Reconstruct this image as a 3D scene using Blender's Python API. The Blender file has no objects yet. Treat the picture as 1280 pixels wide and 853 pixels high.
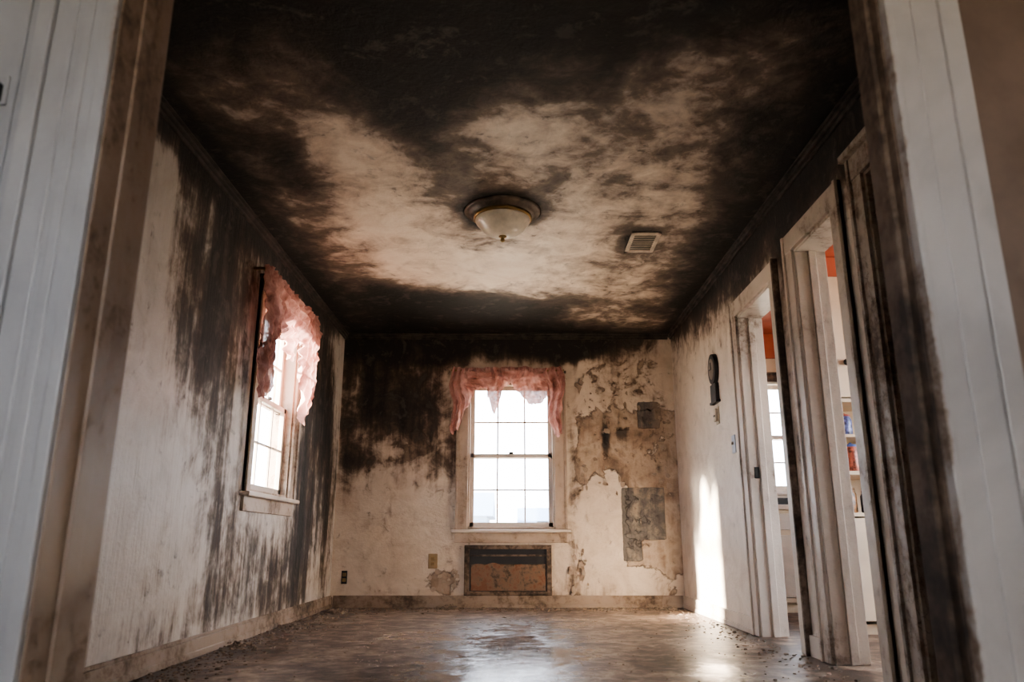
import bpy, bmesh, math, random
from mathutils import Vector, Matrix, noise as mn
random.seed(4)
S = bpy.context.scene
XL, XR, YB, H, CH = -1.57, 1.49, 6.9, 2.435, 0.545

# ------------------------------------------------------------------ node helpers
class NT:
    def __init__(s, name):
        s.m = bpy.data.materials.new(name); s.m.use_nodes = True
        s.t = s.m.node_tree; s.t.nodes.clear()
        s.out = s.t.nodes.new('ShaderNodeOutputMaterial')
        s.tc = s.t.nodes.new('ShaderNodeTexCoord')
    def lk(s, a, b): s.t.links.new(a, b)
    def n(s, typ, **kw):
        nd = s.t.nodes.new(typ)
        for k, v in kw.items(): setattr(nd, k, v)
        return nd
    def setin(s, sock, v):
        if isinstance(v, bpy.types.NodeSocket): s.lk(v, sock)
        else:
            if isinstance(v, tuple) and len(v) == 3 and sock.type == 'RGBA': v = v + (1,)
            sock.default_value = v
    def coord(s, scale=(1, 1, 1), loc=(0, 0, 0)):
        mp = s.n('ShaderNodeMapping'); s.lk(s.tc.outputs['Object'], mp.inputs[0])
        mp.inputs['Scale'].default_value = scale; mp.inputs['Location'].default_value = loc
        return mp.outputs[0]
    def noise(s, scale, detail=6, rough=.55, dist=0, vec=None):
        nd = s.n('ShaderNodeTexNoise')
        s.lk(vec if vec else s.tc.outputs['Object'], nd.inputs['Vector'])
        nd.inputs['Scale'].default_value = scale; nd.inputs['Detail'].default_value = detail
        nd.inputs['Roughness'].default_value = rough; nd.inputs['Distortion'].default_value = dist
        return nd.outputs['Fac']
    def cracks(s, scale, warp=.15):
        nd = s.n('ShaderNodeTexVoronoi'); nd.feature = 'DISTANCE_TO_EDGE'
        nz = s.n('ShaderNodeTexNoise'); s.lk(s.tc.outputs['Object'], nz.inputs['Vector']); nz.inputs['Scale'].default_value = 6; nz.inputs['Detail'].default_value = 5
        va = s.n('ShaderNodeVectorMath', operation='SCALE'); s.lk(nz.outputs['Color'], va.inputs[0]); va.inputs['Scale'].default_value = warp
        vb = s.n('ShaderNodeVectorMath', operation='ADD'); s.lk(va.outputs[0], vb.inputs[0]); s.lk(s.coord((1, 1, .6)), vb.inputs[1])
        s.lk(vb.outputs[0], nd.inputs['Vector']); nd.inputs['Scale'].default_value = scale
        return nd.outputs['Distance']
    def math(s, op, a, b=0.0, c=0.0, clamp=False):
        nd = s.n('ShaderNodeMath', operation=op, use_clamp=clamp)
        s.setin(nd.inputs[0], a); s.setin(nd.inputs[1], b); s.setin(nd.inputs[2], c)
        return nd.outputs[0]
    def mr(s, v, a, b, c=0.0, d=1.0, smooth=True):
        nd = s.n('ShaderNodeMapRange'); nd.interpolation_type = 'SMOOTHSTEP' if smooth else 'LINEAR'
        s.setin(nd.inputs[0], v)
        for i, x in enumerate((a, b, c, d)): s.setin(nd.inputs[i + 1], x)
        return nd.outputs[0]
    def mix(s, f, a, b, blend='MIX'):
        nd = s.n('ShaderNodeMix', data_type='RGBA', blend_type=blend)
        s.setin(nd.inputs[0], f); s.setin(nd.inputs[6], a); s.setin(nd.inputs[7], b)
        return nd.outputs[2]
    def ramp(s, v, stops):
        nd = s.n('ShaderNodeValToRGB'); s.setin(nd.inputs[0], v)
        e = nd.color_ramp.elements
        while len(e) < len(stops): e.new(0.5)
        for el, (p, c) in zip(e, stops):
            el.position = p; el.color = tuple(c) + (1,)
        return nd.outputs[0]
    def add(s, *terms):      # terms: socket/const or (amp, noise socket) centred on .5
        acc = None
        for t in terms:
            if isinstance(t, tuple):
                v = s.math('MULTIPLY_ADD', t[1], t[0], -0.5 * t[0])
            else: v = t
            acc = v if acc is None else s.math('ADD', acc, v)
        return acc
    def bsdf(s, col, rough=.6, bump=None, bstr=.3, bdist=.01, metal=0, spec=.5):
        b = s.n('ShaderNodeBsdfPrincipled')
        s.setin(b.inputs['Base Color'], col); s.setin(b.inputs['Roughness'], rough)
        s.setin(b.inputs['Metallic'], metal); s.setin(b.inputs['Specular IOR Level'], spec)
        if bump is not None:
            bp = s.n('ShaderNodeBump'); s.lk(bump, bp.inputs['Height'])
            bp.inputs['Strength'].default_value = bstr; bp.inputs['Distance'].default_value = bdist
            s.lk(bp.outputs[0], b.inputs['Normal'])
        s.lk(b.outputs[0], s.out.inputs[0])
        return b

SOOT = [(0.0, (.42, .30, .205)), (.3, (.28, .185, .125)), (.48, (.13, .086, .058)), (.66, (.045, .031, .023)), (.85, (.010, .008, .007))]

def stained(name, paint, paint2, streak=1.0, rough=.55, ceiling=False, wrinkle=0.0, grey=0.0, blot=.7):
    N = NT(name)
    at = N.n('ShaderNodeAttribute', attribute_name='stain')
    sp = N.n('ShaderNodeSeparateColor'); N.lk(at.outputs['Color'], sp.inputs[0])
    R, G, B = sp.outputs[0], sp.outputs[1], sp.outputs[2]
    n1 = N.noise(1.7, 10, .6, .6)
    n2 = N.noise(1.0, 8, .62, .2, N.coord((8, 8, 1.0)))
    n3 = N.noise(13, 9, .68, .4)
    n4 = N.noise(4.5, 9, .62, 1.2)
    n5 = N.noise(45, 5, .6)
    n6 = N.noise(2.6, 4, .5, .3)
    if ceiling:
        nb = N.noise(2.3, 6, .5, 1.6, N.coord((1, 1, 1), (3.3, 1.7, 0)))     # billows
        s = N.add(R, (.75, n1), (.8, nb), (.6, n4), (.5, n3))
    else:
        s = N.add(R, (.65, n1), (streak, n2), (blot, n4), (.45, n3))
    pc = N.mix(N.mr(n4, .35, .7), paint, paint2)
    pv = N.add(G, (.9, n4), (.6, n3))
    pm = N.mr(pv, .485, .515)
    pedge = N.math('MULTIPLY', N.mr(pv, .42, .49), N.mr(pv, .56, .50))
    plaster = N.ramp(N.add(n4, (1.1, n6), (.8, n2), (.3, n3)), [(.15, (.12, .075, .05)), (.38, (.29, .20, .14)), (.58, (.46, .355, .265)), (.85, (.32, .235, .165))])
    c = N.mix(pm, pc, plaster)
    c = N.mix(N.math('MULTIPLY', pedge, .6), c, (.10, .065, .045))
    sv = N.add(B, (.6, n4), (.7, n3))
    sm = N.mr(sv, .46, .54)
    slate = N.ramp(N.add(n3, (1.2, n2), (.6, n4)), [(.25, (.03, .028, .028)), (.5, (.10, .09, .083)), (.75, (.30, .24, .18))])
    c = N.mix(N.math('MULTIPLY', sm, .92), c, slate)
    if ceiling:
        f = N.mr(s, .02, .45, smooth=False)
        sc = N.ramp(s, [(0.0, (.56, .45, .355)), (.28, (.36, .275, .215)), (.46, (.18, .135, .105)), (.63, (.075, .058, .046)), (.80, (.019, .015, .012)), (1, (.005, .0045, .004))])
    else:
        f = N.mr(s, .12, .6)
        sc = N.ramp(s, SOOT)
        if grey: sc = N.mix(N.math('MULTIPLY', N.mr(n6, .4, .6), grey), sc, N.ramp(s, [(0, (.42, .37, .33)), (.4, (.2, .175, .155)), (.62, (.075, .068, .062)), (.85, (.014, .013, .013))]))
    c = N.mix(f, c, sc)
    spk = N.math('MULTIPLY', N.mr(n3, .58, .70), .65)
    c = N.mix(N.math('MULTIPLY', spk, N.mr(s, -.1, .35)), c, (.05, .035, .025))
    # ash-grey flakes where the soot skin has blistered off
    fl = N.math('MULTIPLY', N.mr(N.add(n4, (.7, n3)), .54, .68), N.mr(s, .5, .8))
    c = N.mix(N.math('MULTIPLY', fl, .32), c, (.14, .115, .10))
    hgt = N.math('ADD', N.math('MULTIPLY', n3, .5), N.math('MULTIPLY', n5, .25))
    hgt = N.math('SUBTRACT', hgt, N.math('MULTIPLY', pm, 1.1))
    hgt = N.math('SUBTRACT', hgt, N.math('MULTIPLY', sm, 1.0))
    if wrinkle:
        w = N.noise(1.0, 5, .6, 0, N.coord((45, 45, 2.2)))
        hgt = N.math('ADD', hgt, N.math('MULTIPLY', w, wrinkle))
    r = N.mr(s, .2, .7, rough, .72)
    N.bsdf(c, r, hgt, .8, .018)
    return N.m

def scorched_trim(name, col=(.62, .58, .53), amount=.5, dark=(.03, .02, .015), rough=.45, vert=True, ns=1.0, crack=0, edge=None):
    N = NT(name)
    n1 = N.noise(2.2, 8, .6, .5)
    n2 = N.noise(1.0, 7, .65, .5, N.coord((14, 14, 3) if vert else (3, 3, 3)))
    n3 = N.noise(22, 8, .7)
    am = amount
    if edge:      # heavier charring toward the arris nearest the fire room
        sx = N.n('ShaderNodeSeparateXYZ'); N.lk(N.tc.outputs['Object'], sx.inputs[0])
        d = N.math('ABSOLUTE', N.math('SUBTRACT', sx.outputs[0], edge[0]))
        am = N.math('ADD', N.mr(d, 0, edge[1], edge[2], 0), amount)
    s = N.add(am, (1.1 * ns, n1), (.4 * ns, n2), (.8 * ns, n3))
    brown = N.ramp(s, [(.3, (.40, .30, .22)), (.52, (.22, .155, .11)), (.72, (.08, .055, .04)), (.88, dark)])
    grime = N.mix(N.mr(n1, .35, .65), col, tuple(x * .78 for x in col))
    c = N.mix(N.mr(s, .33, .62 if edge else .68), grime, brown)
    h = N.math('ADD', N.mr(s, .46, .52, .7, 0), N.math('MULTIPLY', n3, .8))
    if crack:
        ck = N.cracks(crack)
        cm = N.math('MULTIPLY', N.mr(ck, .0, .035, 1, 0), N.mr(n2, .42, .58))
        c = N.mix(N.math('MULTIPLY', cm, .7), c, (.06, .042, .03))
        h = N.math('SUBTRACT', h, N.math('MULTIPLY', cm, 1.0))
    N.bsdf(c, N.mr(s, .3, .6, rough, .8), h, .5, .005)
    return N.m

def simple(name, col, rough=.6, metal=0, var=.25, scale=12):
    N = NT(name)
    n = N.noise(scale, 6, .6)
    dk = tuple(x * (1 - var) for x in col); lt = tuple(min(1, x * (1 + var * .6)) for x in col)
    N.bsdf(N.mix(N.mr(n, .3, .7), dk, lt), rough, n, .15, .003, metal)
    return N.m

# ------------------------------------------------------------------ geometry helpers
def link(o, parent=None):
    S.collection.objects.link(o)
    if parent:
        o.parent = parent
        o.matrix_parent_inverse = Matrix.Translation(-parent.location)
    return o
def empty(name, loc):
    e = bpy.data.objects.new(name, None); e.location = loc; e.empty_display_size = .1
    S.collection.objects.link(e); return e
def obj_from_bm(name, bm, mat, parent=None, smooth=False):
    me = bpy.data.meshes.new(name); bmesh.ops.recalc_face_normals(bm, faces=bm.faces)
    bm.to_mesh(me); bm.free()
    if mat: me.materials.append(mat)
    if smooth:
        for p in me.polygons: p.use_smooth = True
    return link(bpy.data.objects.new(name, me), parent)
def bm_box(bm, a, b):
    vs = [bm.verts.new((x, y, z)) for x in (a[0], b[0]) for y in (a[1], b[1]) for z in (a[2], b[2])]
    for f in ((0, 1, 3, 2), (4, 6, 7, 5), (0, 4, 5, 1), (2, 3, 7, 6), (0, 2, 6, 4), (1, 5, 7, 3)):
        bm.faces.new([vs[i] for i in f])
ident = lambda u, n, z: (u, n, z)
def boxes(name, bl, mat, parent=None, xf=ident, bevel=.003):
    bm = bmesh.new()
    for (u0, u1, n0, n1, z0, z1) in bl:
        p, q = xf(u0, n0, z0), xf(u1, n1, z1)
        bm_box(bm, tuple(min(i, j) for i, j in zip(p, q)), tuple(max(i, j) for i, j in zip(p, q)))
    o = obj_from_bm(name, bm, mat, parent)
    if bevel:
        m = o.modifiers.new('b', 'BEVEL'); m.width = bevel; m.segments = 2; m.limit_method = 'ANGLE'
    return o

def field(bl, u, v):
    r = 0
    for (a, b, ra, rb, k) in bl:
        d = ((u - a) / ra) ** 2 + ((v - b) / rb) ** 2
        if d < 9: r += k * math.exp(-d)
    return r
def sstep(a, b, x):
    t = min(1, max(0, (x - a) / (b - a))); return t * t * (3 - 2 * t)
def frange(a, b, st, cuts=()):
    n = max(1, round((b - a) / st)); L = [a + (b - a) * i / n for i in range(n + 1)]
    for c in cuts:
        if a < c < b:
            L = [x for x in L if abs(x - c) > st * .45] + [c]
    return sorted(L)
def grid(name, u0, u1, v0, v1, P, inward, mat, stain, holes=(), st=.04, thick=.15):
    us = frange(u0, u1, st, [h[i] for h in holes for i in (0, 1)])
    vs = frange(v0, v1, st, [h[i] for h in holes for i in (2, 3)])
    verts = []; idx = {}; faces = []; cols = []
    for i in range(len(us) - 1):
        for j in range(len(vs) - 1):
            cu, cv = (us[i] + us[i + 1]) / 2, (vs[j] + vs[j + 1]) / 2
            if any(h[0] < cu < h[1] and h[2] < cv < h[3] for h in holes): continue
            f = []
            for (a, b) in ((i, j), (i + 1, j), (i + 1, j + 1), (i, j + 1)):
                if (a, b) not in idx:
                    idx[(a, b)] = len(verts); verts.append(P(us[a], vs[b])); cols.append(stain(us[a], vs[b]))
                f.append(idx[(a, b)])
            faces.append(f)
    a, b, c = (Vector(verts[k]) for k in faces[0][:3])
    if (b - a).cross(c - b).dot(Vector(inward)) < 0: faces = [f[::-1] for f in faces]
    me = bpy.data.meshes.new(name); me.from_pydata(verts, [], faces)
    ca = me.color_attributes.new('stain', 'FLOAT_COLOR', 'POINT')
    for i, c in enumerate(cols): ca.data[i].color = (c[0], c[1], c[2], 1)
    me.materials.append(mat)
    o = link(bpy.data.objects.new(name, me))
    m = o.modifiers.new('s', 'SOLIDIFY'); m.thickness = thick; m.offset = -1
    return o

# ------------------------------------------------------------------ materials
M_ceil = stained('smoke_stained_ceiling', (.88, .78, .66), (.76, .64, .52), ceiling=True, rough=.5)
M_left = stained('smoke_stained_left_wall', (.60, .545, .50), (.50, .445, .40), streak=1.4, rough=.28, wrinkle=.6, grey=.5, blot=.6)
M_back = stained('smoke_stained_back_wall', (.66, .55, .445), (.54, .43, .335), streak=1.0, rough=.5)
M_right = stained('smoke_stained_right_wall', (.76, .67, .58), (.64, .55, .46), streak=.5, rough=.45)
M_trim = scorched_trim('scorched_white_trim', (.68, .59, .50), .27)
M_wtrim = scorched_trim('browned_window_casing', (.46, .35, .27), .40)
M_trimd = scorched_trim('charred_trim', (.25, .19, .15), .70)
M_door = scorched_trim('blistered_door_paint', (.64, .55, .46), .34)
M_slab = scorched_trim('alligatored_door_paint', (.50, .43, .36), .42, crack=26)
M_fore = scorched_trim('pale_painted_casing', (.38, .38, .39), .04, rough=.35, ns=.8, edge=(-.84, .05, .3))
M_forer = scorched_trim('pale_painted_casing_right', (.48, .45, .43), .05, rough=.35, ns=.9, edge=(.835, .028, .42))
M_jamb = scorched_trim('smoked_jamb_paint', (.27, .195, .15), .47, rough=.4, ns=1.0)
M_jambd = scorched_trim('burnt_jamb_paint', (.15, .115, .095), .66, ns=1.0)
M_base = scorched_trim('dirty_baseboard', (.32, .24, .185), .48, vert=False)
M_cove = simple('charred_cornice', (.04, .031, .025), .7, var=.8)
M_win = scorched_trim('window_sash_paint', (.66, .56, .48), .20, rough=.4)
M_black = simple('black_iron', (.02, .018, .017), .5)
M_brass = simple('tarnished_brass', (.30, .2, .09), .4, .8)
M_kwall = simple('cream_kitchen_paint', (.70, .56, .41), .6, var=.12, scale=3)
M_kred = simple('rust_red_paint', (.46, .11, .055), .6, var=.2, scale=3)
M_front = simple('dingy_beige_wallpaper', (.19, .135, .105), .6, var=.2, scale=5)
M_panel = scorched_trim('grey_white_panelling', (.33, .335, .35), .06, rough=.38, ns=.7)
M_plate = simple('ivory_plastic', (.55, .47, .36), .4)
M_blueplate = simple('pale_blue_plastic', (.45, .52, .62), .4)

def glass_mat():
    N = NT('window_glass')
    t = N.n('ShaderNodeBsdfTransparent'); g = N.n('ShaderNodeBsdfGlossy'); g.inputs['Roughness'].default_value = .05
    t.inputs[0].default_value = (.95, .97, 1, 1)
    mx = N.n('ShaderNodeMixShader'); f = N.mr(N.noise(3, 5), .3, .8, .04, .10)
    N.lk(f, mx.inputs[0]); N.lk(t.outputs[0], mx.inputs[1]); N.lk(g.outputs[0], mx.inputs[2]); N.lk(mx.outputs[0], N.out.inputs[0])
    return N.m
M_glass = glass_mat()

def curtain_mat():
    N = NT('dusty_pink_sheer_fabric')
    n = N.noise(6, 7, .65, .5); n2 = N.noise(90, 2, .5)
    c = N.ramp(n, [(.28, (.18, .085, .068)), (.40, (.42, .21, .18)), (.56, (.62, .37, .335)), (.8, (.74, .53, .49))])
    d = N.n('ShaderNodeBsdfDiffuse'); tr = N.n('ShaderNodeBsdfTranslucent'); tp = N.n('ShaderNodeBsdfTransparent')
    N.lk(c, d.inputs[0]); N.lk(c, tr.inputs[0])
    m1 = N.n('ShaderNodeMixShader'); m1.inputs[0].default_value = .25
    N.lk(d.outputs[0], m1.inputs[1]); N.lk(tr.outputs[0], m1.inputs[2])
    m2 = N.n('ShaderNodeMixShader'); N.lk(N.mr(n2, .4, .6, .01, .06), m2.inputs[0])
    N.lk(m1.outputs[0], m2.inputs[1]); N.lk(tp.outputs[0], m2.inputs[2]); N.lk(m2.outputs[0], N.out.inputs[0])
    return N.m
M_curt = curtain_mat()

def floor_mat():
    N = NT('sooty_wet_floor')
    at = N.n('ShaderNodeAttribute', attribute_name='stain')
    sp = N.n('ShaderNodeSeparateColor'); N.lk(at.outputs['Color'], sp.inputs[0])
    n1 = N.noise(2.0, 9, .62, .8); n2 = N.noise(9, 9, .7, .4); n3 = N.noise(60, 5, .6)
    br = N.n('ShaderNodeTexBrick'); N.lk(N.coord((1, 1, 1)), br.inputs['Vector'])
    br.inputs['Scale'].default_value = 1; br.inputs['Brick Width'].default_value = 1.1; br.inputs['Row Height'].default_value = .085
    br.inputs['Mortar Size'].default_value = .003; br.inputs['Color1'].default_value = (.9, .9, .9, 1); br.inputs['Color2'].default_value = (.7, .68, .66, 1)
    br.inputs['Mortar'].default_value = (.3, .26, .22, 1)
    c = N.ramp(N.add(.5, (1.4, n1), (2.0, n2)), [(.2, (.035, .024, .018)), (.42, (.12, .08, .058)), (.6, (.25, .178, .13)), (.8, (.44, .335, .255))])
    c = N.mix(.35, c, br.outputs['Color'], 'MULTIPLY')
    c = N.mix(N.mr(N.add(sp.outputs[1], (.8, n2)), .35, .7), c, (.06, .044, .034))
    wet = N.mr(N.add(sp.outputs[0], (.8, n1), (1.6, n2)), .05, .9)
    c = N.mix(wet, c, N.mix(.65, c, (.045, .038, .035)))
    rough = N.math('ADD', N.mr(wet, 0, 1, .36, .06, False), N.math('MULTIPLY', n2, .10))
    h = N.math('ADD', n2, N.math('MULTIPLY', n3, .4))
    bp = N.mr(wet, 0, 1, 1, .4)
    N.bsdf(c, rough, N.math('MULTIPLY', h, bp), .40, .01)
    return N.m
M_floor = floor_mat()

# ------------------------------------------------------------------ room shell
CEIL_LIGHT = [(-.73, 3.6, .30, .42, .75), (-.85, 3.25, .22, .3, .42), (-.75, 4.4, .36, .60, 1.2), (-.6, 5.1, .42, .40, 1.1), (-.05, 5.15, .5, .36, 1.3),
              (.31, 4.7, .48, .55, .82), (0, 3.6, .38, .55, .55), (-.05, 3.15, .28, .30, .30), (.53, 3.9, .36, .5, .42), (.88, 3.8, .34, .38, .55),
              (1.05, 4.4, .20, .5, .46), (.93, 5.3, .38, .55, .45), (.4, 5.6, .55, .35, .48), (.75, 6.25, .5, .35, .42), (1.15, 6.5, .3, .3, .35),
              (.78, 2.95, .42, .4, .34), (1.0, 2.6, .3, .3, .26), (.3, 3.1, .35, .35, .25), (.95, 3.3, .25, .3, .2), (-1.25, 3.0, .3, .35, .32), (-1.0, 2.7, .3, .25, .24), (-1.3, 4.0, .2, .6, .30),
              (-1.2, 5.2, .2, .6, .3), (-.42, 6.25, .5, .4, -.45), (-.43, 2.95, .2, .4, -.32), (-1.0, 6.4, .4, .4, .05), (-1.1, 3.7, .12, .5, -.25), (-1.05, 5.6, .2, .3, -.2)]
def st_ceil(x, y):
    L = field(CEIL_LIGHT, x, y)
    L = 1.2 * (1 - math.exp(-1.3 * max(L, -.5)))
    e = min(x - XL, XR - x)
    d = math.hypot(x + .055, y - 4.15)
    ring = .45 * math.exp(-((d - .22) / .06) ** 2)
    vent = field([(.74, 4.62, .05, .2, .35), (.85, 4.42, .12, .06, .3)], x, y)
    return (max(-.12, .985 - L) + (.15 if e < .12 else 0) + .1 * sstep(3, 2.3, y) + ring + vent, 0, 0)
ceiling = grid('ceiling', XL - .1, XR + .1, 1.6, YB + .1, lambda u, v: (u, v, H), (0, 0, -1), M_ceil, st_ceil, thick=.12)

LW = (4.57, 5.40, .84, 2.07)
def st_left(y, z):
    r = field([(3.35, 1.95, .2, .5, .40), (3.2, 2.35, .5, .12, .5), (4.05, 2.1, .4, .55, .66), (4.0, 1.45, .38, .6, .50), (4.2, .7, .4, .5, .38), (4.9, .35, .75, .38, .55),
               (6.0, 1.9, .6, .7, .7), (6.4, 1.2, .5, .7, .6), (5.75, 1.0, .25, .9, .50), (5.9, .5, .6, .5, .40), (6.75, .7, .25, .8, .35), (5.0, 2.35, 1.0, .16, .7), (3.7, 1.8, .3, .6, .38), (3.5, .4, .4, .35, .2), (3.3, 1.2, .3, .4, .16), (4.0, .15, 1.5, .12, .2)], y, z)
    r += .5 * max(0, (z - 2.25) / .2)
    g = field([(5.2, .35, .5, .25, .42), (3.75, 1.2, .15, .5, .32), (3.45, 1.9, .12, .3, .40), (6.2, .6, .3, .5, .40), (3.9, 1.9, .2, .3, .30)], y, z)
    return (min(r, 1.0) - .05, g, 0)
grid('wall_left', 1.6, YB, 0, H, lambda u, v: (XL, u, v), (1, 0, 0), M_left, st_left, [LW])

BW = (-.40, .385, .66, 1.97)
def rect(x, z, a, b, c, d, s=.05):
    return sstep(a - s, a + s, x) * sstep(b + s, b - s, x) * sstep(c - s, c + s, z) * sstep(d + s, d - s, z)
def st_back(x, z):
    r = field([(-1.35, 2.0, .40, .45, .66), (-1.0, 1.65, .42, .45, .42), (-.75, 1.25, .3, .3, .28), (-1.52, 1.35, .1, .4, .5), (-.3, 2.33, .9, .17, .85), (-.75, 2.0, .3, .4, .40), (-1.2, 2.3, .6, .14, .45), (-1.38, 1.25, .12, .12, .5),
               (-.8, 2.25, .18, .1, .4), (.45, 2.26, .35, .13, .75), (-.52, 1.4, .08, .6, .4), (.56, 1.2, .06, .6, .45), (.85, 1.45, .035, .22, .75), (1.1, 2.33, .5, .12, .35), (1.3, 1.3, .25, .7, .26), (1.0, 2.0, .5, .35, .27), (-1.2, .8, .4, .3, .2), (1.0, 1.5, .3, .06, .35), (.55, .35, .08, .3, .35), (-.5, .4, .08, .3, .3), (0, .1, 1.6, .12, .3), (.66, .75, .04, .08, .5), (1.0, 1.3, .5, .35, .15)], x, z)
    r += .25 * max(0, (z - 2.3) / .12)
    g = .66 * rect(x, z, .56, 1.6, 1.1, 1.75, .12) + .6 * rect(x, z, .97, 1.6, .3, 1.15, .08) + .4 * rect(x, z, .6, 1.4, 1.8, 2.25, .1)
    g += field([(.62, 1.1, .08, .3, .4), (-.6, .2, .2, .15, .7), (-.9, 1.4, .4, .22, .62), (.6, .35, .07, .25, .6), (1.4, .3, .1, .4, .5), (-1.3, 1.15, .2, .1, .35)], x, z)
    b = .95 * rect(x, z, .97, 1.14, .38, 1.02, .015) + .95 * rect(x, z, 1.155, 1.36, .56, 1.02, .015) + .8 * rect(x, z, 1.14, 1.36, 1.54, 1.80, .03) + .7 * rect(x, z, .70, 1.10, 1.53, 1.56, .02)
    return (min(r, 1.0) - .03, g, b)
grid('wall_back', XL - .15, XR + .15, 0, H, lambda u, v: (u, YB, v), (0, -1, 0), M_back, st_back, [BW], st=.025)

D1 = (4.13, 4.82, 0, 1.99); D2 = (3.25, 3.76, 0, 2.04); D3 = (2.25, 2.93, 0, 2.06)
def st_right(y, z):
    r = field([(3.3, 2.3, 1.3, .25, .6), (2.6, 2.0, .4, .6, .5), (5.6, 2.35, 1.3, .2, .38), (4.6, 2.2, .5, .2, .25), (3.95, 1.4, .12, 1.2, .35), (5.2, 1.9, .6, .3, .12), (6.78, 1.2, .08, 1.2, .15)], y, z)
    r += .35 * max(0, (z - 2.28) / .15) + .32 * sstep(1.3, 2.4, z)
    g = field([(3.0, 1.0, .3, 1.2, .35), (3.95, 1.0, .15, 1.2, .3), (6.8, 1.0, .1, 1, .2)], y, z)
    return (min(r, 1.0) - .08, g, 0)
grid('wall_right', 1.6, YB, 0, H, lambda u, v: (XR, u, v), (-1, 0, 0), M_right, st_right, [D1, D2, D3])

def st_floor(x, y):
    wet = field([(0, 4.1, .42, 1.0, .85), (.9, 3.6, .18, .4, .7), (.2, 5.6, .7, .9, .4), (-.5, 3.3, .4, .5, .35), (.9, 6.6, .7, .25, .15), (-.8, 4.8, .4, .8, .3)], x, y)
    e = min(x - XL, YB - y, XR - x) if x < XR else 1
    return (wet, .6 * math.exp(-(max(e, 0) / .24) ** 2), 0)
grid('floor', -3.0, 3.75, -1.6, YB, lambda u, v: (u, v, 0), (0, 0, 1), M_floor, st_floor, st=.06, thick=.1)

# near-room partition with the wide cased opening
JL, JR, YN, YR, YF, OH = -.84, .835, 1.42, 1.49, 1.60, 2.10
boxes('wall_front', [(-3.0, JL - .02, YN, YF, 0, H), (JR + .02, 3.75, YR, YF, 0, H), (JL - .02, JR + .02, YN, YF, OH + .02, H)], M_front, bevel=0)
e = empty('door_frame', ((JL + JR) / 2, YN, 0))
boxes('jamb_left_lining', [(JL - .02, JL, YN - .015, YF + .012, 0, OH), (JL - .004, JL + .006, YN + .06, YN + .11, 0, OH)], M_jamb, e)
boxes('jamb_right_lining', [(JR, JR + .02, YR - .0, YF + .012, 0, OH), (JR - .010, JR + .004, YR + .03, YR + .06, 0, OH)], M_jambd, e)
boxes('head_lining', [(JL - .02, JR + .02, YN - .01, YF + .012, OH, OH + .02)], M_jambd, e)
def fluted(x0, sgn, mat, name, Y, flutes):
    L = [(x0, x0 + sgn * .165, Y - .022, Y, 0, OH + .1)]
    for a, w, h in flutes:
        L.append((x0 + sgn * a, x0 + sgn * (a + w), Y - h, Y - .02, 0, OH + .1))
    boxes(name, L, mat, e, bevel=.004)
fluted(JL - .004, -1, M_fore, 'fluted_casing_left', YN, ((.0, .026, .030), (.05, .022, .026), (.085, .010, .026), (.132, .033, .036)))
fluted(JR + .004, 1, M_forer, 'fluted_casing_right', YR, ((.0, .016, .030), (.06, .006, .026), (.12, .045, .034)))
boxes('head_casing', [(JL - .17, JR + .17, YN - .03, YN, OH + .1, OH + .22)], M_fore, e)
boxes('room_side_casing', [(JL - .12, JL - .01, YF, YF + .02, 0, OH + .1), (JR + .01, JR + .12, YF, YF + .02, 0, OH + .1), (JL - .12, JR + .12, YF, YF + .02, OH + .1, OH + .2)], M_trimd, e)
boxes('trim_1', [(-1.9, -1.01, YN - .012, YN, 0, H)] + [(-1.045 - i * .2, -1.037 - i * .2, YN - .018, YN - .01, 0, H) for i in range(4)], M_panel, bevel=.002)
e2 = empty('hook_latch', (-1.075, YN - .02, 1.46))
boxes('latch_plate', [(-1.10, -1.055, YN - .020, YN - .012, 1.425, 1.495)], M_panel, e2)
boxes('latch_hook', [(-1.10, -1.065, YN - .04, YN - .02, 1.452, 1.462), (-1.10, -1.065, YN - .04, YN - .02, 1.436, 1.444), (-1.07, -1.062, YN - .045, YN - .02, 1.43, 1.47)], M_black, e2)
M_near = simple('unseen_near_room_paint', (.38, .36, .34), .7, var=.1, scale=3)  # unseen enclosure behind the camera, added and toned to dim the foreground
boxes('unseen_wall_near_left', [(-3.1, -3.0, -1.6, YN, 0, H)], M_near, bevel=0)
boxes('unseen_wall_near_right', [(3.75, 3.85, -1.6, YR, 0, H)], M_near, bevel=0)
boxes('unseen_wall_near_back', [(-3.1, -.9, -1.7, -1.6, 0, H), (.5, 3.85, -1.7, -1.6, 0, H), (-.9, .5, -1.7, -1.6, 0, .95), (-.9, .5, -1.7, -1.6, 1.85, H)], M_near, bevel=0)  # out-of-view opening, sized for the sky light reaching the casings
boxes('unseen_ceiling_near', [(-3.1, 3.85, -1.7, 1.6, H, H + .1)], M_near, bevel=0)

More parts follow.
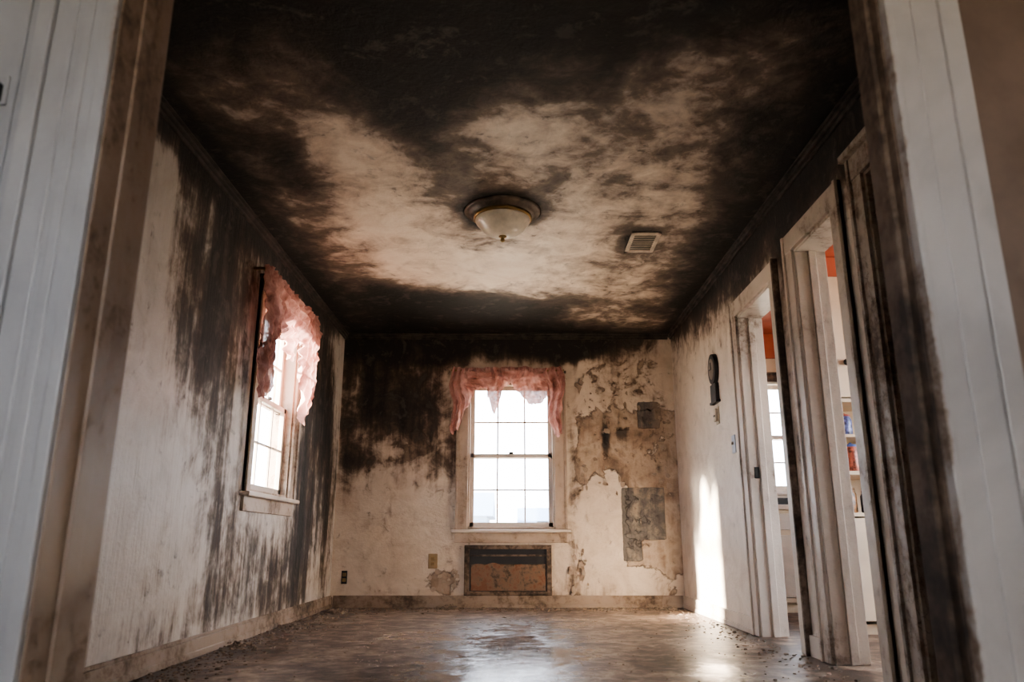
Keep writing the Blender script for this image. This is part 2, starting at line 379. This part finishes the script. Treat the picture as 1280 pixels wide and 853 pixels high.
# ------------------------------------------------------------------ trims
boxes('baseboard_left', [(XL, XL + .018, 1.62, YB, 0, .085), (XL, XL + .026, 1.62, YB, .0, .03), (XL, XL + .012, 1.62, YB, .085, .1)], M_base)
boxes('baseboard_back', [(XL + .03, -.44, YB - .018, YB, 0, .1), (-.44, .37, YB - .018, YB, 0, .1), (.37, XR - .02, YB - .018, YB, 0, .1), (XL + .03, XR - .02, YB - .03, YB - .018, 0, .03)], M_base)
boxes('baseboard_right', [(XR - .018, XR, 4.93, YB - .02, 0, .1), (XR - .026, XR, 4.93, YB - .03, 0, .03), (XR - .018, XR, 3.87, 4.02, 0, .1), (XR - .018, XR, 1.62, 2.1, 0, .1)], M_trim)
def cove(name, bl):
    o = boxes(name, bl, M_cove, bevel=.005)
cove('trim_2', [(XL, XL + .03, 1.62, YB, H - .03, H), (XL, XL + .045, 1.62, YB, H - .012, H), (XL, XL + .014, 1.62, YB, H - .05, H)])
cove('trim_3', [(XR - .03, XR, 1.62, YB, H - .03, H), (XR - .045, XR, 1.62, YB, H - .012, H), (XR - .014, XR, 1.62, YB, H - .05, H)])
cove('trim_4', [(XL + .03, XR - .03, YB - .03, YB, H - .03, H), (XL + .045, XR - .045, YB - .045, YB, H - .012, H), (XL + .03, XR - .03, YB - .014, YB, H - .05, H)])

# ------------------------------------------------------------------ windows
xf_back = lambda u, n, z: (u, YB + n, z)
xf_left = lambda u, n, z: (XL - n, u, z)
def window(name, xf, hole, cw=.105, mat=M_trim):
    u0, u1, z0, z1 = hole
    e = empty(name, xf((u0 + u1) / 2, 0, (z0 + z1) / 2))
    boxes('side_casing', [(u0 - cw, u0 + .005, -.022, 0, z0 - .01, z1 + cw), (u1 - .005, u1 + cw, -.022, 0, z0 - .01, z1 + cw),
                          (u0 - cw, u0 - cw + .02, -.03, 0, z0 - .01, z1 + cw), (u1 + cw - .02, u1 + cw, -.03, 0, z0 - .01, z1 + cw)], mat, e, xf)
    boxes('head_casing', [(u0 - cw, u1 + cw, -.026, 0, z1 - .005, z1 + cw), (u0 - cw - .01, u1 + cw + .01, -.035, 0, z1 + cw - .018, z1 + cw + .005)], M_trimd, e, xf)
    boxes('sill_stool', [(u0 - cw - .03, u1 + cw + .03, -.06, .06, z0 - .035, z0 - .008)], M_win, e, xf, .006)
    boxes('apron', [(u0 - cw, u1 + cw, -.02, 0, z0 - .12, z0 - .035)], mat, e, xf)
    boxes('frame_jambs', [(u0, u0 + .02, 0, .15, z0, z1), (u1 - .02, u1, 0, .15, z0, z1), (u0, u1, 0, .15, z1 - .02, z1), (u0, u1, 0, .15, z0 - .008, z0 + .015)], mat, e, xf)
    zm = z0 + (z1 - z0) * .49; a, b = u0 + .02, u1 - .02
    def sash(nm, n, p, q):
        L = [(a, a + .038, n, n + .03, p, q), (b - .038, b, n, n + .03, p, q), (a, b, n, n + .03, p, p + .04), (a, b, n, n + .03, q - .035, q)]
        for k in (1, 2):
            c = a + (b - a) * k / 3; L.append((c - .007, c + .007, n + .006, n + .024, p + .03, q - .03))
        c = (p + q) / 2; L.append((a + .03, b - .03, n + .006, n + .024, c - .007, c + .007))
        boxes(nm, L, M_win, e, xf, .002)
        boxes(nm + '_glass', [(a + .03, b - .03, n + .014, n + .017, p + .03, q - .03)], M_glass, e, xf, 0)
    sash('lower_sash', .045, z0 + .015, zm + .02); sash('upper_sash', .085, zm - .02, z1 - .02)
    boxes('sash_lock', [((a + b) / 2 - .02, (a + b) / 2 + .02, .03, .05, zm + .018, zm + .035)], M_black, e, xf)
    return e
window('window_1', xf_back, BW, mat=M_wtrim)
window('window_2', xf_left, LW, cw=.09, mat=M_wtrim)

def curtain(name, xf, prof, ztop, off, seed, rag=1.0):
    u0, u1 = prof[0][0], prof[-1][0]; nu, nv = 260, 60
    def L(u):
        for (a, la), (b, lb) in zip(prof, prof[1:]):
            if a <= u <= b:
                t = (u - a) / (b - a); t = t * t * (3 - 2 * t); return la + (lb - la) * t
        return prof[-1][1]
    V = []; F = []
    for i in range(nu + 1):
        u = u0 + (u1 - u0) * i / nu; l = L(u)
        l += rag * (.03 * mn.noise(Vector((u * 22, seed, 0))) + .02 * mn.noise(Vector((u * 70, seed, 3))))
        w = min(1, max(0, (l - .28) / .2))
        for j in range(nv + 1):
            v = j / nv; d = v * l
            fold = .024 * math.sin(u * 95 + 2 * mn.noise(Vector((u * 5, v * 2, seed)))) * (.35 + .65 * w)
            swag = .026 * math.sin(d * 75 + 5 * l + 2.5 * mn.noise(Vector((u * 4, d * 3, seed + 5)))) * (1 - w) * min(1, v * 4)
            puff = .055 * math.sin(math.pi * min(1, v * 1.05)) * (1 - .5 * w)
            crump = rag * (.024 * mn.noise(Vector((u * 18, d * 18, seed + 9))) + .013 * mn.noise(Vector((u * 50, d * 50, seed))))
            n = -off + fold + swag - puff + crump
            if d < .05: n += .008 * math.sin(u * 260)
            uu = u + .018 * math.sin(d * 14 + u * 9 + seed) + .014 * mn.noise(Vector((u * 10, d * 14, seed + 2)))
            V.append(xf(uu, n, ztop - d + .02 * mn.noise(Vector((u * 8, 0, seed))) * (1 - v)))
    for i in range(nu):
        for j in range(nv):
            k = i * (nv + 1) + j; F.append((k, k + nv + 1, k + nv + 2, k + 1))
    me = bpy.data.meshes.new(name); me.from_pydata(V, [], F); me.materials.append(M_curt)
    for p in me.polygons: p.use_smooth = True
    o = bpy.data.objects.new(name, me); S.collection.objects.link(o)
    r = boxes('curtain_rod', [(u0 - .01, u1 + .01, -off + .012, -off + .024, ztop - .035, ztop - .018), (u0 - .01, u0, -off + .012, -.02, ztop - .035, ztop - .018), (u1, u1 + .01, -off + .012, -.02, ztop - .035, ztop - .018)], M_brass, None, xf, .003)
    r.parent = o
    return o
curtain('valance_curtain', xf_back, [(-.55, .50), (-.53, .60), (-.47, .58), (-.42, .38), (-.36, .23), (-.27, .20), (-.20, .28), (-.155, .44), (-.11, .34), (-.07, .18), (.0, .15), (.07, .24), (.15, .34), (.24, .35), (.31, .27), (.335, .45), (.38, .64), (.43, .62), (.47, .4)], 2.10, .085, 1.3, .9)
curtain('valance_curtain', xf_left, [(4.30, .5), (4.35, .80), (4.46, .76), (4.54, .42), (4.68, .32), (4.85, .46), (4.97, .32), (5.08, .30), (5.18, .56), (5.27, .82), (5.38, .70), (5.46, .42)], 2.16, .10, 7.7, .9)

# ------------------------------------------------------------------ doorways on the right wall
xf_r = lambda u, n, z: (XR + n, u, z)
def doorway(name, h, cw=.1, mat=M_trim, cap=False):
    u0, u1, _, z1 = h
    e = empty(name, (XR, (u0 + u1) / 2, 0))
    boxes('side_casing', [(u0 - cw, u0 + .004, -.02, 0, 0, z1 + cw), (u1 - .004, u1 + cw, -.02, 0, 0, z1 + cw),
                          (u0 - cw, u0 - cw + .022, -.032, 0, 0, z1 + cw), (u1 + cw - .022, u1 + cw, -.032, 0, 0, z1 + cw)], mat, e, xf_r)
    boxes('head_casing', [(u0 - cw, u1 + cw, -.023, 0, z1 - .004, z1 + cw)] + ([(u0 - cw - .02, u1 + cw + .02, -.05, 0, z1 + cw, z1 + cw + .03)] if cap else []), mat, e, xf_r)
    boxes('door_jambs', [(u0, u0 + .02, -.005, .155, 0, z1), (u1 - .02, u1, -.005, .155, 0, z1), (u0, u1, -.005, .155, z1 - .02, z1),
                         (u1 - .034, u1 - .018, .06, .10, 0, z1 - .01), (u0 + .018, u0 + .034, .06, .10, 0, z1 - .01)], M_trim if mat is M_trim else mat, e, xf_r)
    return e
d1 = doorway('door_1', D1)
boxes('strike_plate', [(4.795, 4.803, .025, .055, .93, 1.0)], M_black, d1, xf_r)
boxes('dark_edge_strip', [(4.015, 4.035, -.036, -.0, 0, 2.09)], M_trimd, d1, xf_r)
d2 = doorway('door_2', D2, mat=M_door)
d3 = doorway('door_3', D3, mat=M_slab, cap=True)
u0, u1 = D3[0] + .022, D3[1] - .022
boxes('door_slab', [(u0, u1, .03, .065, .01, 2.03), (u0, u0 + .11, .018, .03, .01, 2.03), (u1 - .11, u1, .018, .03, .01, 2.03)] +
      [(u0 + .1, u1 - .1, .018, .03, z, z + .12) for z in (.01, .9, 1.91)], M_slab, d3, xf_r, .005)
bm = bmesh.new(); bmesh.ops.create_uvsphere(bm, u_segments=20, v_segments=12, radius=.028, matrix=Matrix.Translation((XR - .02, u0 + .06, 1.0)))
bmesh.ops.create_cone(bm, segments=16, radius1=.01, radius2=.01, depth=.05, cap_ends=True, matrix=Matrix.Translation((XR, u0 + .06, 1.0)) @ Matrix.Rotation(math.pi / 2, 4, 'Y'))
obj_from_bm('door_knob', bm, M_brass, d3, True)

# ------------------------------------------------------------------ loose plaster flakes on the back wall
def flakes(name, xf, spots, mat):
    bm = bmesh.new()
    for (u, z, w, hh, lift) in spots:
        nx = 12; ring = []
        for k in range(nx):
            a = 2 * math.pi * k / nx; r = 1 + .6 * mn.noise(Vector((math.cos(a) * 2 + u * 7, math.sin(a) * 2 + z * 5, w * 9)))
            ring.append((u + w * .5 * r * math.cos(a), z + hh * .5 * r * math.sin(a)))
        F1 = []; F0 = []
        for (pu, pz) in ring:
            t = (z + hh * .5 - pz) / hh       # hinged at the top, lifts outward toward its lower edge
            n = -.004 - lift * max(0, t) ** 1.5
            F1.append(bm.verts.new(xf(pu, n - .005, pz))); F0.append(bm.verts.new(xf(pu, n, pz)))
        bm.faces.new(F1); bm.faces.new(F0[::-1])
        for k in range(nx): bm.faces.new((F1[k], F1[(k + 1) % nx], F0[(k + 1) % nx], F0[k]))
    return obj_from_bm(name, bm, mat)
M_flk2 = scorched_trim('lifting_plaster_skin', (.40, .31, .235), .40, vert=False)
sp2 = []
for i in range(70): sp2.append((random.uniform(.58, 1.44), random.uniform(.95, 2.0), random.uniform(.012, .045), random.uniform(.012, .06), random.uniform(.004, .02)))
for i in range(16): sp2.append((random.uniform(-.72, -.48), random.uniform(.12, .32), random.uniform(.02, .05), random.uniform(.02, .05), random.uniform(.004, .02)))
for i in range(14): sp2.append((random.uniform(.50, .66), random.uniform(.12, .55), random.uniform(.015, .04), random.uniform(.02, .06), random.uniform(.004, .02)))
flakes('peeling_plaster', xf_back, sp2, M_flk2)

# ------------------------------------------------------------------ ceiling light
def lathe(name, prof, mat, loc, parent=None, seg=56):
    bm = bmesh.new(); rings = []
    for r, z in prof:
        rings.append([bm.verts.new((loc[0] + r * math.cos(2 * math.pi * k / seg), loc[1] + r * math.sin(2 * math.pi * k / seg), loc[2] + z)) for k in range(seg)] if r > 1e-5 else [bm.verts.new((loc[0], loc[1], loc[2] + z))])
    for a, b in zip(rings, rings[1:]):
        for k in range(seg):
            if len(a) == 1: bm.faces.new((a[0], b[k], b[(k + 1) % seg]))
            elif len(b) == 1: bm.faces.new((a[k], b[0], a[(k + 1) % seg]))
            else: bm.faces.new((a[k], b[k], b[(k + 1) % seg], a[(k + 1) % seg]))
    return obj_from_bm(name, bm, mat, parent, True)
cl = empty('ceiling_light', (-.055, 4.15, H))
M_fix = simple('smoked_white_enamel', (.10, .07, .05), .5, var=.8, scale=9)
M_bowl = simple('frosted_glass_bowl', (.72, .64, .53), .3, var=.2, scale=10)
lathe('ceiling_plate', [(.225, 0), (.228, -.006), (.21, -.014), (.195, -.016), (.19, -.026), (.178, -.034), (.165, -.036)], M_fix, (-.055, 4.15, H), cl)
lathe('rim_ring', [(.165, -.03), (.172, -.036), (.172, -.05), (.163, -.056), (.155, -.05)], M_brass, (-.055, 4.15, H), cl)
lathe('bowl', [(.160, -.045), (.162, -.058), (.155, -.075), (.148, -.082), (.142, -.088), (.125, -.112), (.10, -.132), (.07, -.147), (.04, -.155), (0, -.158)], M_bowl, (-.055, 4.15, H), cl)
lathe('finial', [(.022, -.153), (.024, -.160), (.012, -.166), (.010, -.172), (.014, -.178), (.012, -.188), (0, -.194)], M_brass, (-.055, 4.15, H), cl, 24)

# ceiling vent register
vx, vy = .85, 4.62
v = empty('ceiling_vent', (vx, vy, H))
M_vent = simple('vent_enamel', (.66, .57, .47), .45, var=.3)
w, l = .095, .165
boxes('vent_frame', [(vx - w, vx + w, vy - l, vy - l + .03, H - .010, H), (vx - w, vx + w, vy + l - .03, vy + l, H - .010, H), (vx - w, vx - w + .026, vy - l, vy + l, H - .010, H), (vx + w - .026, vx + w, vy - l, vy + l, H - .010, H)], M_vent, v)
boxes('vent_shade_sheet', [(vx - w + .01, vx + w - .01, vy - l + .01, vy + l - .01, H - .003, H - .001)], M_black, v, bevel=0)  # flat black sheet standing in for the shade behind the louvres
boxes('vent_louvres', [(vx - w + .02, vx + w - .02, vy - l + .042 + k * .03, vy - l + .050 + k * .03, H - .007, H - .0055) for k in range(9)], M_vent, v, bevel=0)

# ------------------------------------------------------------------ wall heater recess below back window
h = empty('wall_heater', (-.035, YB, .32))
M_rust = scorched_trim('rusted_panel', (.18, .078, .04), .50, vert=False, ns=1.5)
M_hfr = scorched_trim('charred_heater_frame', (.15, .105, .08), .66, vert=False, ns=1.4)
x0, x1 = -.415, .345
boxes('heater_frame', [(x0, x0 + .045, -.03, 0, .12, .52), (x1 - .045, x1, -.03, 0, .12, .52), (x0, x1, -.04, 0, .485, .52), (x0, x1, -.03, 0, .10, .135)], M_hfr, h, xf_back, .005)
boxes('heater_shade_sheet', [(x0 + .045, x1 - .045, -.012, -.004, .13, .49)], M_black, h, xf_back, 0)  # black sheet on the wall face, painting in the recess shade
boxes('heater_slot_bar', [(x0 + .05, x1 - .05, -.025, -.012, .425, .44)], M_hfr, h, xf_back, .002)
def warped_panel(name, a, b, c, d):
    bm = bmesh.new(); nx, nz = 60, 20; g = {}
    for i in range(nx + 1):
        for j in range(nz + 1):
            u = a + (b - a) * i / nx; z = c + (d - c) * j / nz
            if j == nz: z += .03 * mn.noise(Vector((u * 9, 2, 1))) - .012
            if i in (0, nx): u += .008 * mn.noise(Vector((i, z * 20, 4)))
            n = -.022 - .008 * mn.noise(Vector((u * 7, z * 9, 3))) - .003 * mn.noise(Vector((u * 30, z * 30, 3)))
            g[i, j] = bm.verts.new(xf_back(u, n, z))
    for i in range(nx):
        for j in range(nz): bm.faces.new((g[i, j], g[i + 1, j], g[i + 1, j + 1], g[i, j + 1]))
    return obj_from_bm(name, bm, M_rust, h, True)
warped_panel('rusted_cover', x0 + .06, x1 - .055, .14, .37)

# outlets, switch, thermostat
def plate(name, xf, u, z, w, hh, mat, kind):
    e = empty(name, xf(u, 0, z))
    boxes('cover_plate', [(u - w / 2, u + w / 2, -.007, 0, z - hh / 2, z + hh / 2)], mat, e, xf, .003)
    if kind == 'outlet':
        for dz in (-.022, .022):
            boxes('socket', [(u - .016, u + .016, -.010, -.006, z + dz - .014, z + dz + .014)], M_brass, e, xf, .003)
            boxes('slots', [(u - .008, u - .005, -.0112, -.009, z + dz - .006, z + dz + .006), (u + .005, u + .008, -.0112, -.009, z + dz - .006, z + dz + .006)], M_black, e, xf, 0)
    elif kind == 'switch':
        boxes('toggle', [(u - .005, u + .005, -.02, -.006, z - .004, z + .016)], M_plate, e, xf, .002)
    else:
        boxes('dial_body', [(u - w * .35, u + w * .35, -.028, -.006, z - hh * .35, z + hh * .38)], mat, e, xf, .006)
        boxes('dial_scale', [(u - w * .25, u + w * .25, -.030, -.027, z - .01, z + .002)], M_black, e, xf, 0)
M_outlet = simple('smoked_brass_plate', (.32, .22, .11), .45)
plate('power_outlet', xf_back, -.69, .385, .08, .125, M_outlet, 'outlet')
plate('power_outlet', xf_back, -1.455, .25, .05, .11, M_black, 'outlet')
plate('light_switch', xf_r, 5.10, 1.18, .075, .12, M_blueplate, 'switch')
plate('thermostat', xf_r, 5.45, 1.43, .08, .125, M_plate, 'thermo')

# antique wall clock: oval dial over a rectangular pendulum box
cy = 5.44
ck = empty('wall_clock', (XR, cy, 1.7))
def disc(name, u, z, ru, rz, n0, n1, mat):
    bm = bmesh.new(); A = []; B = []
    for k in range(40):
        a = 2 * math.pi * k / 40
        A.append(bm.verts.new(xf_r(u + ru * math.cos(a), n0, z + rz * math.sin(a)))); B.append(bm.verts.new(xf_r(u + ru * math.cos(a) * .96, n1, z + rz * math.sin(a) * .96)))
    bm.faces.new(A); bm.faces.new(B[::-1])
    for k in range(40): bm.faces.new((A[k], A[(k + 1) % 40], B[(k + 1) % 40], B[k]))
    return obj_from_bm(name, bm, mat, ck)
disc('dial_bezel', cy, 1.77, .10, .115, 0, -.03, M_black); disc('dial_face', cy, 1.77, .068, .08, -.025, -.033, simple('smoked_dial', (.22, .18, .15), .5))
boxes('hands', [(cy - .004, cy + .004, -.037, -.033, 1.77, 1.82), (cy, cy + .04, -.037, -.033, 1.766, 1.773)], M_black, ck, xf_r, 0)
boxes('pendulum_box', [(cy - .07, cy + .07, -.03, 0, 1.53, 1.66), (cy - .09, cy + .09, -.035, 0, 1.515, 1.535), (cy - .035, cy + .035, -.025, 0, 1.64, 1.70)], M_black, ck, xf_r, .005)

# ------------------------------------------------------------------ kitchen beyond the doorways
KX = 3.6
KW = (2.25, 3.05, .98, 1.98)
def holed(name, xf, U0, U1, hole, mat, n0=0, n1=.15, ztop=H):
    a, b, c, d = hole
    return boxes(name, [(U0, a, n0, n1, 0, ztop), (b, U1, n0, n1, 0, ztop), (a, b, n0, n1, 0, c), (a, b, n0, n1, d, ztop)], mat, None, xf, 0)
holed('wall_kitchen_back', xf_back, XR + .151, KX, KW, M_kwall)
boxes('trim_5', [(XR + .16, KX - .01, YB - .02, YB, 2.2, H)], M_kred)
window('window_3', xf_back, KW, .08)
xf_kr = lambda u, n, z: (KX + n, u, z)
KW_FILL = (2.5, 4.8, .6, 2.2)  # unseen large window, added to let sky light brighten the kitchen
holed('wall_kitchen_right', xf_kr, 1.6, YB + .15, KW_FILL, M_kwall)
window('unseen_light_window', xf_kr, KW_FILL, .08)
boxes('ceiling_kitchen', [(XR + .151, KX + .15, 1.6, YB, H, H + .1)], M_kred, bevel=0)
pc = empty('pantry_cupboard', (2.4, 5.1, 0))
a, b, f0, f1 = 2.06, 2.85, 4.9, 5.3
boxes('carcass', [(a, a + .02, f0, f1, 0, 2.33), (b - .02, b, f0, f1, 0, 2.33), (a, b, f1 - .02, f1, 0, 2.33), (a, b, f0, f1, 2.30, 2.33), (a, b, f0, f1, 1.43, 1.455), (a, b, f0, f1, 1.2, 1.22), (a, b, f0, f1, .96, .985), (a, b, f0, f1, .70, .725), (a, b, f0 + .03, f1, 0, .06)], M_kwall, pc)
boxes('cupboard_doors', [(a + .01, (a + b) / 2 - .004, f0 - .02, f0, z0, z1) for z0, z1 in ((.08, .69), (1.46, 2.29))] + [((a + b) / 2 + .004, b - .01, f0 - .02, f0, z0, z1) for z0, z1 in ((.08, .69), (1.46, 2.29))], M_kwall, pc, bevel=.004)
boxes('red_band', [(a, b, f0 - .025, f0, 2.29, 2.43)], M_kred, pc)
for kx, kz in ((2.2, 1.69), (2.38, .55)):
    bm = bmesh.new(); bmesh.ops.create_uvsphere(bm, u_segments=16, v_segments=10, radius=.022, matrix=Matrix.Translation((kx, f0 - .04, kz))); obj_from_bm('cupboard_knob', bm, M_black, pc, True)
def jar(x, y, z, r, hh, col, lid):
    lathe('jar_body', [(0, 0), (r * .9, 0), (r, .01), (r, hh * .7), (r * .8, hh * .82), (r * .75, hh * .86)], simple('glazed_jar', col, .3, var=.8, scale=40), (x, y, z), pc, 24)
    lathe('jar_lid', [(r * .82, hh * .86), (r * .82, hh * .93), (r * .2, hh * .97), (r * .2, hh), (0, hh)], simple('jar_lid_paint', lid, .4), (x, y, z), pc, 24)
jar(2.22, 5.0, .985, .05, .19, (.4, .12, .08), (.1, .15, .4)); jar(2.14, 5.02, .985, .035, .15, (.1, .2, .45), (.6, .5, .4)); jar(2.33, 5.0, .985, .045, .16, (.55, .4, .15), (.4, .1, .06))
jar(2.2, 5.0, 1.22, .045, .15, (.14, .16, .35), (.5, .12, .08)); jar(2.32, 5.0, 1.22, .04, .15, (.15, .12, .1), (.4, .3, .2)); jar(2.18, 5.02, .725, .05, .17, (.25, .12, .05), (.2, .1, .04)); jar(2.3, 5.0, .725, .05, .15, (.05, .04, .04), (.3, .1, .05))
kc = empty('kitchen_counter', (2.6, 6.6, 0))
boxes('counter_body', [(1.9, 3.4, 6.35, 6.88, .08, .80), (1.9, 3.4, 6.40, 6.88, 0, .08)], M_kwall, kc)
boxes('counter_top', [(1.88, 3.42, 6.30, 6.88, .80, .84)], M_win, kc)
boxes('counter_doors', [(1.93 + i * .37, 2.27 + i * .37, 6.332, 6.35, .12, .60) for i in range(4)] + [(1.93 + i * .37, 2.27 + i * .37, 6.332, 6.35, .64, .77) for i in range(4)], M_win, kc)
tr = empty('oven_dish', (2.28, 6.5, .84))
boxes('dish_body', [(2.15, 2.5, 6.4, 6.6, .84, .85), (2.15, 2.16, 6.4, 6.6, .84, .90), (2.49, 2.5, 6.4, 6.6, .84, .90), (2.15, 2.5, 6.4, 6.41, .84, .90), (2.15, 2.5, 6.59, 6.6, .84, .90)], M_black, tr)

# ------------------------------------------------------------------ debris on the floor
def debris():
    bm = bmesh.new()
    def chip(x, y, s, z=0):
        hh = s * random.uniform(.25, .7); k = random.randint(4, 6); a0 = random.random() * 6.3
        b = []; c = []
        for q in range(k):
            a = a0 + 6.283 * q / k; r = s * random.uniform(.6, 1.2)
            b.append(bm.verts.new((x + r * math.cos(a), y + r * math.sin(a), z))); c.append(bm.verts.new((x + r * .75 * math.cos(a), y + r * .75 * math.sin(a), z + hh)))
        bm.faces.new(b); bm.faces.new(c)
        for q in range(k): bm.faces.new((b[q], b[(q + 1) % k], c[(q + 1) % k], c[q]))
    for i in range(3400):
        t = random.random()
        if t < .38: x = XL + .03 + abs(random.gauss(0, .17)); y = random.uniform(2.4, 6.8)
        elif t < .62: x = random.uniform(XL + .1, XR - .1); y = YB - .04 - abs(random.gauss(0, .18))
        elif t < .74: x = XR - .05 - abs(random.gauss(0, .12)); y = random.uniform(2.4, 6.8)
        else: x = random.uniform(XL + .1, XR - .1); y = random.uniform(2.4, 6.8)
        s = random.uniform(.003, .011) * (1.8 if random.random() < .08 else 1)
        if t >= .74: s = random.uniform(.002, .006)
        chip(x, y, s)
    for (px, py, pr, n) in ((-1.42, 6.4, .12, 160), (-1.45, 5.3, .10, 90), (-.55, 6.78, .10, 80), (1.3, 6.7, .10, 60), (-1.45, 4.3, .08, 60)):
        for i in range(n):
            dx, dy = random.gauss(0, pr * .5), random.gauss(0, pr * .7)
            if px + dx < XL + .03 or py + dy > YB - .05: continue
            chip(px + dx, py + dy, random.uniform(.005, .018), max(0, .04 - .3 * math.hypot(dx, dy)) * random.random())
    return obj_from_bm('plaster_debris', bm, simple('broken_plaster', (.27, .21, .165), .8, var=.7, scale=25))
debris()

# ------------------------------------------------------------------ outside
M_ground = simple('dry_pale_ground', (.50, .44, .35), .9, var=.2, scale=.3)
boxes('ground_outside', [(-90, 90, -60, 120, -.6, -.5)], M_ground, bevel=0)
def house(x, y, w, d, hh, rh, col):
    e = empty('neighbour_house', (x, y, -.5))
    boxes('house_walls', [(x - w / 2, x + w / 2, y, y + d, -.5, hh)], simple('house_siding', col, .8, var=.1), e, bevel=0)
    bm = bmesh.new()
    P = [(x - w / 2 - .4, y - .4, hh), (x + w / 2 + .4, y - .4, hh), (x + w / 2 + .4, y + d + .4, hh), (x - w / 2 - .4, y + d + .4, hh), (x - w / 2 - .4, y + d / 2, hh + rh), (x + w / 2 + .4, y + d / 2, hh + rh)]
    vs = [bm.verts.new(p) for p in P]
    for f in ((0, 1, 5, 4), (2, 3, 4, 5), (0, 4, 3), (1, 2, 5), (0, 3, 2, 1)): bm.faces.new([vs[i] for i in f])
    obj_from_bm('house_roof', bm, simple('roof_shingle', (.10, .15, .24), .8), e)
    boxes('house_windows', [(x - w * .3 + k * w * .25, x - w * .3 + k * w * .25 + .9, y - .03, y, .6, 1.9) for k in range(3)], M_black, e, bevel=0)
house(-4.5, 45, 6, 8, 2.0, 1.6, (.18, .25, .36)); house(3.0, 52, 4.5, 6, 1.6, 1.3, (.22, .26, .32)); house(-40, 10, 8, 10, 2.2, 1.6, (.35, .36, .38))

# ------------------------------------------------------------------ light
W = bpy.data.worlds.new('sky'); S.world = W; W.use_nodes = True
bg = W.node_tree.nodes['Background']; bg.inputs[0].default_value = (.93, .955, 1.0, 1); bg.inputs[1].default_value = 16.5
sun = bpy.data.lights.new('sun', 'SUN'); sun.energy = 130; sun.angle = math.radians(3); sun.color = (1, .85, .66)
so = bpy.data.objects.new('sun', sun); S.collection.objects.link(so)
so.rotation_euler = Vector((3.06, 1.0, -.92)).to_track_quat('-Z', 'Y').to_euler()

cam = bpy.data.cameras.new('camera'); cam.lens = 26.72; cam.sensor_width = 36; cam.clip_end = 300; cam.clip_start = .05
cam.dof.use_dof = True; cam.dof.focus_distance = 5.5; cam.dof.aperture_fstop = 2.8
co = bpy.data.objects.new('camera', cam); S.collection.objects.link(co); co.location = (0, 0, CH)
co.rotation_euler = (math.radians(90 + 14.83), 0, 0); S.camera = co
S.view_settings.view_transform = 'AgX'; S.view_settings.look = 'AgX - Medium High Contrast'; S.view_settings.exposure = 0.0
